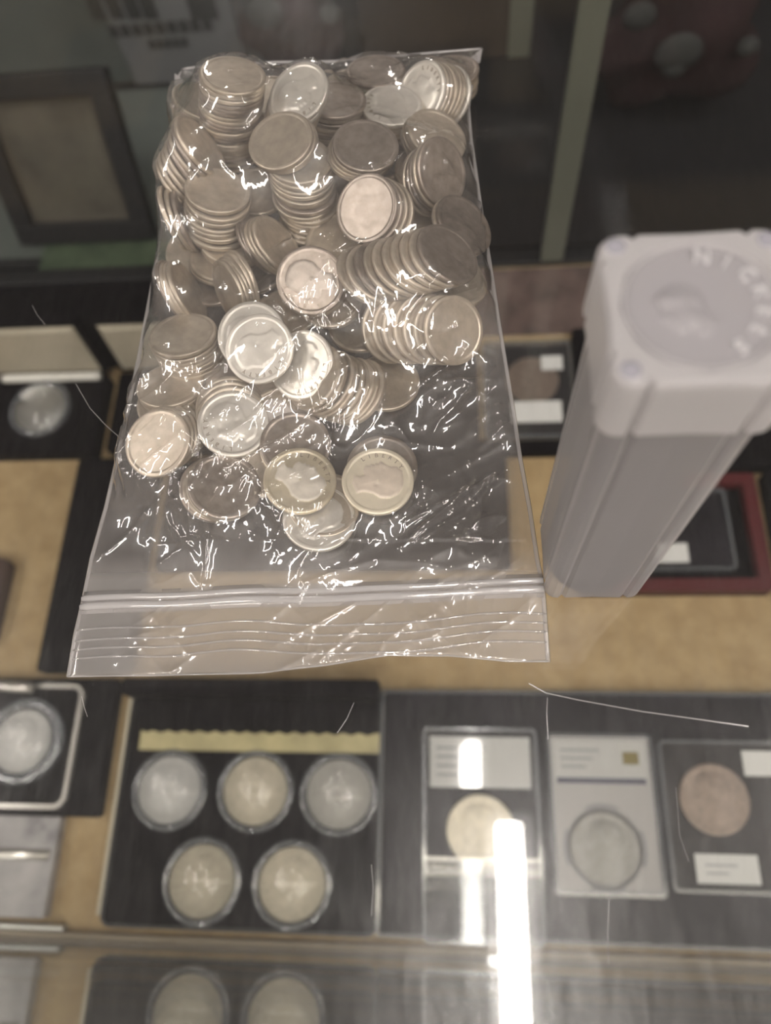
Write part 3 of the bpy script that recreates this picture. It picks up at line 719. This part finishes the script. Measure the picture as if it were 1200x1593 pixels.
# left holder, half lost in the lamp's reflection: clear
t, hx, hy = holder('graded_holder', 'clear coin holder with white label under the bright lamp reflection', -19, 47, -60, 52, None, D2R(1.08), z=ZP + 4)
t.rotation_euler = (D2R(3.4), D2R(1.08), 0)
box('insert', M['board'], -hx + 2, hx - 2, -hy + 2, hy - 2, .3, 1.6, t)
box('label_card', M['white'], -hx + 4, hx - 4, hy - 33, hy - 5, 1.8, 2.3, t)
box('cover', M['cover'], -hx + 1, hx - 1, hy - 33, hy - 1, 5.4, 6.6, t, .2)
box('cover', M['cover'], -hx + 1, hx - 1, -hy + 1, -hy + 43, 5.4, 6.6, t, .2)
for i in range(4): box('print_line', M['grey_print'], -hx + 8, -hx + 36 - 5 * i, hy - 12 - i * 5, hy - 10.6 - i * 5, 2.3, 2.36, t)
p = at(748, 1292, ZP + 7); dollar('gold', p[0], p[1], ZP + 7.6, 'silver dollar half hidden by the bright lamp reflection', .1, None, (.019, -.059, 1))
# middle holder: white insert
t, hx, hy = holder('graded_holder', 'white coin holder with gold foil square beside the brown dollar', 53, 113, -35, 50, None)
bm = bmesh.new(); n = 48; ccx, ccy, cr = -1.0, -18.5, 20.6   # white insert with a round hole
outer = [(math.cos(2 * math.pi * i / n), math.sin(2 * math.pi * i / n)) for i in range(n)]
def sq(c, s):
    k = max(abs(c), abs(s)); return c / k, s / k
rings = []
for z in (.4, 4.6):
    o_ = []
    for c, s in outer:
        a_, b_ = sq(c, s); X = (hx - 2) * a_; Y = (hy - 2) * b_; o_.append((X, Y, z))
    rings.append((o_, [(ccx + cr * c, ccy + cr * s, z) for c, s in outer]))
loft(bm, [rings[0][1], rings[0][0], rings[1][0], rings[1][1]], False, False)
to_obj('white_insert', bm, M['slab_white'], t)
box('hole_floor', M['grey_print'], -hx + 3, hx - 3, -hy + 3, 6, .1, .38, t)
box('label_card', M['white'], -hx + 4, hx - 4, hy - 27, hy - 4, 4.7, 5.0, t)
box('label_band', M['dark_print'], -hx + 5, hx - 5, hy - 27.5, hy - 24.5, 5.0, 5.1, t)
box('foil_square', M['hologram'], hx - 17, hx - 8, hy - 17, hy - 10, 5.0, 5.1, t)
for i in range(3): box('print_line', M['grey_print'], -hx + 8, -hx + 30 - 4 * i, hy - 10 - i * 4.5, hy - 8.8 - i * 4.5, 5.0, 5.06, t)
for a_ in (0, 90, 180, 270):
    bm = bmesh.new(); tube_bm(bm, [(ccx + 21.8 * math.cos(D2R(a_ + k)), ccy + 21.8 * math.sin(D2R(a_ + k)), 4.7) for k in range(-24, 25, 6)], .8, 5); to_obj('prong', bm, M['grey_print'], t)
rslab('cover', M['capsule'], 0, 0, hx - .5, hy - .5, 3, 5.5, 6.6, t, .2)
p = np.array([83 + ccx, 7.5 + ccy]); dollar('grey', p[0], p[1], ZP + 3.2, 'pale silver dollar set in the white coin holder', -.2)
# right holder: black
t, hx, hy = holder('graded_holder', 'dark coin holder with two white stickers and a brown dollar', 116, 182, -32, 47, None)
box('insert', M['board'], -hx + 2, hx - 2, -hy + 2, hy - 2, .3, 1.6, t)
rslab('cover', M['capsule'], 0, 0, hx - 1, hy - 1, 3, 5.4, 6.4, t, .2)
box('price_sticker', M['white'], 13, 31, 20.5, 34, 6.4, 6.6, t); box('white_sticker', M['white'], -20, 13, -34.5, -20, 6.4, 6.6, t)
for i in range(2): box('print_line', M['grey_print'], -15, 2 - 5 * i, -26 - 4 * i, -25 - 4 * i, 6.6, 6.66, t)
p = at(1112, 1243, ZP + 4); dollar('brown', p[0], p[1], ZP + 3.2, 'brown toned silver dollar in the dark coin holder', .1)
# boxed coin with silver border, lower left
B = thing('coin_box', 'black coin box with a silver rounded border at the left frame edge', 'coin box', (-268, 39, ZS))
rslab('box_base', M['black'], 0, 0, 55, 41, 3, 0, 8, B)
rframe('silver_border', M['silver_edge'], 0, 0, 34.5, 37, 8, 2.6, 8, 11, B)
capsule(-268, 41, ZS + 8, 'big clear capsule in the silver-bordered box', 26)
dollar('white', -268, 41, ZS + 10.2, 'gleaming white silver dollar in the silver-bordered box', .3)
# open boxes, upper left
def open_box(label, x0, x1, with_strip):
    b = thing('coin_box', label, 'coin box', ((x0 + x1) / 2, 275, ZS)); hx = (x1 - x0) / 2
    rslab('box_base', M['black'], 0, 0, hx, 33.5, 3, 0, 13, b)
    bm = bmesh.new(); bx(bm, -hx, hx, 0, 8, 0, 56, 1.2); lid = to_obj('box_lid', bm, M['black'], b); lid.location = (0, 34 * MM, 12 * MM); lid.rotation_euler = (D2R(-5), 0, 0)
    bm = bmesh.new(); loft(bm, [[(x, -.3, z) for x, z in ((-hx + 4, 4), (hx - 4, 4), (hx - 4, 52), (-hx + 4, 52))], [(x, -2.2, z) for x, z in ((-hx + 8, 8), (hx - 8, 8), (hx - 8, 48), (-hx + 8, 48))]]); to_obj('satin_lining', bm, M['lining'], lid)
    if with_strip:
        bm = bmesh.new(); tube_bm(bm, [(x, 29, 16) for x in np.linspace(-hx + 9, hx - 4, 12)], 3.4, 10, .9); to_obj('white_roll', bm, M['white_soft'], b, True)
    return b
open_box('open black coin box with white satin roll under its lid', -348, -258, True)
open_box('second open black coin box, mostly hidden behind the bag', -249, -160, False)
capsule(-304, 277, ZS + 13, 'clear capsule in the open box with satin roll', 23.5)
dollar('grey', -304, 277, ZS + 15.2, 'grey silver dollar in the open box with satin roll', .8)
# other flat things on the burlap
tag(rslab('black_case', M['black'], -239, 161, 31, 77, 3, ZS, ZS + 9), 'long black case beside the left edge of the bag', 'case')
tag(rslab('velvet_mat', M['black'], -82, 195, 120, 42, 3, ZS, ZS + 6), 'wide black velvet mat seen through the bag', 'mat')
tag(rslab('black_case', M['black'], -68, 281, 88, 42.5, 3, ZS, ZS + 9), 'black case hidden behind the thick part of the bag', 'case')
tag(rslab('velvet_mat', M['black'], -300, 362.5, 300, 41, 3, ZS, ZS + 2), 'dark velvet mat along the case back behind the open coin boxes', 'mat')
tag(rslab('leather_pouch', M['brown'], -335, 132, 30, 30, 6, ZS, ZS + 10), 'dark brown pouch cut by the left frame edge on burlap', 'pouch')
g = thing('marbled_folder', 'grey mottled folder with a shiny silver band by the front glass', 'folder', (-292, -29, ZS))
rslab('cover', M['marble'], 0, 0, 56, 27, 2, 0, 7, g); bm = bmesh.new(); tube_bm(bm, [(-56, 6, 7), (53, 6, 7)], 3.2, 10, .5); to_obj('silver_band', bm, M['silver_edge'], g, True)
bm = bmesh.new(); tube_bm(bm, [tuple(at(-30, 1066, ZS + 14)), tuple(at(52, 1070, ZS + 14))], 3.4, 12); tag(to_obj('silver_rod', bm, M['silver_edge'], None, True), 'short silver rod above the silver-bordered coin box', 'rod')
R_ = thing('red_case', 'dark red open case behind the frosted tube', 'case', (139, 176, ZS))
rslab('base', M['black'], 0, 0, 58, 40, 2, 0, 4, R_); rframe('red_rim', M['red'], 0, 0, 58, 40, 3, 8, 4, 12, R_)
tag(rslab('black_box', M['black'], 268, 170, 64, 48, 3, ZS, ZS + 14), 'large black box at the right frame edge beside the red case', 'box')
tag(rslab('black_box', M['black'], 213, 278, 124, 57, 3, ZS, ZS + 12), 'wide black box behind the red case and the frosted tube', 'box')
t, hx, hy = holder('coin_holder', 'grey coin holder lying in the dark red case', 94, 178, 150, 206, None, z=ZS + 4)
box('insert', M['board'], -hx + 2, hx - 2, -hy + 2, hy - 2, .3, 3, t); box('white_sticker', M['white'], -6, 14, -hy + 6, -hy + 19, 3.2, 3.5, t)
t, hx, hy = holder('coin_holder', 'dark coin holder with gold coin between the bag and the tube', 24, 88, 249, 330, None, z=ZS)
box('insert', M['board'], -hx + 2, hx - 2, -hy + 2, hy - 2, .3, 2.0, t); box('white_sticker', M['white'], -13, hx - 10, -29, -12, 6.5, 6.8, t); box('round_sticker', M['white'], 10, 25, 14, 26, 6.5, 6.8, t)
rslab('cover', M['capsule'], 0, 0, hx - 1, hy - 1, 3, 5.4, 6.4, t, .2)
dollar('brown', 59, 297, ZS + 3.6, 'tan gold dollar in the holder between bag and tube', .4)
tag(rslab('black_bar', M['black'], 52, 241, 38, 5, 1, ZS, ZS + 8), 'thin black bar in front of the gold coin holder', 'bar')
g = thing('sleeved_banknote', 'pinkish brown banknote in a sleeve against the case back', 'banknote', (66, 370, ZS))
rslab('note', M['pink_note'], 0, 0, 76, 31, 1, .2, 1.5, g, .2); rslab('sleeve', M['capsule'], 0, 0, 78, 33, 1, 1.7, 2.2, g, .2)
# ------------------------------------------------------------------ behind the case
BK = thing('back_cabinet', 'dark wooden cabinet behind the display case', 'cabinet', (0, 640, -950))
def upright(name, mat, p0, p1, y, th, parent, zb=None):
    a = at_y(*p0, y); b = at_y(*p1, y); z0 = min(a[2], b[2]) if zb is None else zb
    bm = bmesh.new(); bx(bm, min(a[0], b[0]), max(a[0], b[0]), 0, th, z0 + 950, 950 + max(a[2], b[2])); return to_obj(name, bm, mat, parent)
def pbox(name, mat, x0, x1, y0, y1, z0, z1, parent=BK):
    bm = bmesh.new(); bx(bm, x0, x1, y0 - 640, y1 - 640, z0 + 950, z1 + 950, .5); return to_obj(name, bm, mat, parent)
pbox('worktop', M['dark_metal'], -900, 900, 430, 780, -330, -305)
pbox('grey_mat', M['panel_green'], -900, at_y(372, 60, 650)[0], 440, 640, -305, -304.6)
pbox('cabinet_body', M['panel_dark'], -900, 900, 450, 780, -950, -331)
xg = at_y(372, 60, 650)[0]; xb0 = at_y(560, 30, 650)[0]; xb1 = at_y(826, 60, 650)[0]
pbox('green_panel', M['panel_green'], -900, xg, 650, 656, -304, 200)
pbox('dark_panel', M['panel_dark'], xg + 2, xb0 - 2, 760, 766, -304, 200)
pbox('brown_panel', M['panel_brown'], xb0, xb1 - 20, 650, 656, -304, 200)
pbox('pale_stile', M['rail'], xb1 - 20, xb1, 648, 657, -304, 200)
pbox('dark_panel', M['panel_dark'], xb1 + 2, 900, 760, 766, -304, 200)
# poster with cut-off lettering
pl = at_y(125, 0, 648); pr = at_y(350, 0, 648); pb = at_y(250, 150, 648)
PO = thing('grey_poster', 'grey poster with dark blurred lettering standing on the back cabinet', 'poster', (0, 648, 0))
bm = bmesh.new(); bx(bm, pl[0] + 18, pr[0] + 4, -2, 1.5, -304, pl[2] + 60); to_obj('sheet', bm, M['poster'], PO)
for i, px in enumerate((143, 172, 200, 226, 300, 322)):
    a = at_y(px, 0, 645); b = at_y(px + 10, 30, 645)
    bm = bmesh.new(); bx(bm, a[0] - 6, a[0] + 6, -3, -2, b[2], a[2] + 30); to_obj('letter_stroke', bm, M['ink'], PO)
a = at_y(170, 50, 645); b = at_y(335, 42, 645); bm = bmesh.new()
for k in range(9): bx(bm, a[0] + (b[0] - a[0]) * k / 9, a[0] + (b[0] - a[0]) * (k + .75) / 9, -3, -2, a[2] - 5, a[2] + 5)
to_obj('small_lettering', bm, M['ink'], PO)
a = at_y(232, 70, 645); b = at_y(295, 66, 645); bm = bmesh.new()
for k in range(5): bx(bm, a[0] + (b[0] - a[0]) * k / 5, a[0] + (b[0] - a[0]) * (k + .75) / 5, -3, -2, a[2] - 4, a[2] + 4)
to_obj('small_lettering', bm, M['ink'], PO)
# framed banknote leaning back
zl_ = -304
bl = at(243, 368, zl_ + 3)
tr = dirw(165, 105); tt = bl[0] / tr[0]; top = np.array([0, 0, HC]) + tr * tt
lean = top - bl; L_ = float(np.linalg.norm(lean)); ang = math.atan2(lean[1], lean[2]); print('frame', L_, math.degrees(ang), bl, top)
FR = thing('framed_banknote', 'banknote in a wide black frame leaning behind the case', 'picture', (bl[0], bl[1], zl_ + 3)); FR.rotation_euler = (-ang, 0, 0)
sc_ = 1.0; Wf = 118; bd = 16
bm = bmesh.new()
for x0, x1, z0, z1 in ((-Wf, 0, 0, bd), (-Wf, 0, L_ - bd, L_), (-Wf, -Wf + bd, bd, L_ - bd), (-bd, 0, bd, L_ - bd)): bx(bm, x0, x1, -6, 6, z0, z1, 1)
to_obj('frame', bm, M['dark_metal'], FR)
bm = bmesh.new(); bx(bm, -Wf + bd, -bd, 2, 5, bd, L_ - bd); to_obj('mat_board', bm, M['note_edge'], FR)
bm = bmesh.new(); bx(bm, -Wf + bd + 5, -bd - 5, 1, 1.8, bd + 5, L_ - bd - 5); to_obj('banknote', bm, M['note'], FR)
bm = bmesh.new(); bx(bm, -Wf + bd, -bd, -2, -.5, bd, L_ - bd); to_obj('pane', M and bm, M['pane'], FR)
p = at(170, 412, -303); g = rslab('green_banknote', M['green_note'], p[0], p[1], 62, 24, 1, -304.5, -302); tag(g, 'green banknote lying below the black picture frame', 'banknote')
# red cloth bundle
def bundle(label, px, py, rx, rz, spots):
    c = at(px, py, -304 + rz * 1.2); y = c[1]; t = thing('cloth_bundle', label, 'cloth', (c[0], y, c[2]))
    bm = bmesh.new(); bmesh.ops.create_uvsphere(bm, u_segments=32, v_segments=20, radius=1)
    for v in bm.verts:
        n = 1 + .16 * math.sin(4 * v.co.x + 2 * v.co.z) + .12 * math.sin(7 * v.co.z - 3 * v.co.x); v.co = Vector((v.co.x * rx * n, v.co.y * 30 * n, v.co.z * rz * n))
    to_obj('cloth', bm, M['red_cloth'], t, True)
    for a, b, r in spots:
        q = at_y(a, b, y - 34); bm = bmesh.new(); bmesh.ops.create_uvsphere(bm, u_segments=16, v_segments=10, radius=1)
        for v in bm.verts: v.co = Vector((v.co.x * r * 1.2 + q[0] - c[0], v.co.y * 6 - 34, v.co.z * r + q[2] - c[2]))
        to_obj('pale_patch', bm, M['pale_felt'], t, True)
bundle('dark red cloth bundle with pale patches behind the right back door', 1060, 50, 62, 58, ((995, 25, 10), (1056, 82, 15), (1050, 105, 8), (1165, 72, 7)))
bundle('dark red and grey cloth bundle between poster and brown panel', 455, 20, 40, 52, ((410, 20, 13), (515, 22, 8)))
# ------------------------------------------------------------------ the room and its lamps
for nm, a in (('floor', (-3000, 3000, -2600, 4800, -960, -950)), ('ceiling', (-3000, 3000, -2600, 4800, 1750, 1760)), ('wall_back', (-3000, 3000, 4800, 4810, -950, 1750)), ('wall_front', (-3000, 3000, -2610, -2600, -950, 1750)), ('wall_left', (-3010, -3000, -2600, 4800, -950, 1750)), ('wall_right', (3000, 3010, -2600, 4800, -950, 1750))):
    structure(box(nm, M['floor' if nm == 'floor' else 'ceiling' if nm == 'ceiling' else 'wall'], *a))
def strip(label, cx, y0, y1, wd=54):
    t = thing('strip_light', label, 'lamp', (cx, (y0 + y1) / 2, 1650)); L = (y1 - y0) / 2
    bm = bmesh.new(); bx(bm, -wd / 2 - 30, wd / 2 + 30, -L - 20, L + 20, 32, 100, 4); to_obj('housing', bm, M['housing'], t)
    bm = bmesh.new(); bx(bm, -wd / 2, wd / 2, -L, L, 0, 30, 8); to_obj('diffuser', bm, M['lamp'], t)
strip('bright strip lamp straight above the counter', 119, -1250, 3)
strip('added fill strip lamp over the left of the counter', -1750, -1500, 500, 90)  # unseen lamp, added for more light on the counter
strip('strip lamp over the right of the counter', 1150, -1500, 200, 90)
strip('added fill strip lamp far behind the counter', -700, 3400, 4400, 110)  # unseen lamp, added for more light from the back
strip('added fill strip lamp near the front wall, left', -800, -2400, -1300, 90)  # unseen, added to light coin edges and the back area
strip('added fill strip lamp near the front wall, right', 700, -2400, -1300, 90)  # second added lamp for the same front light
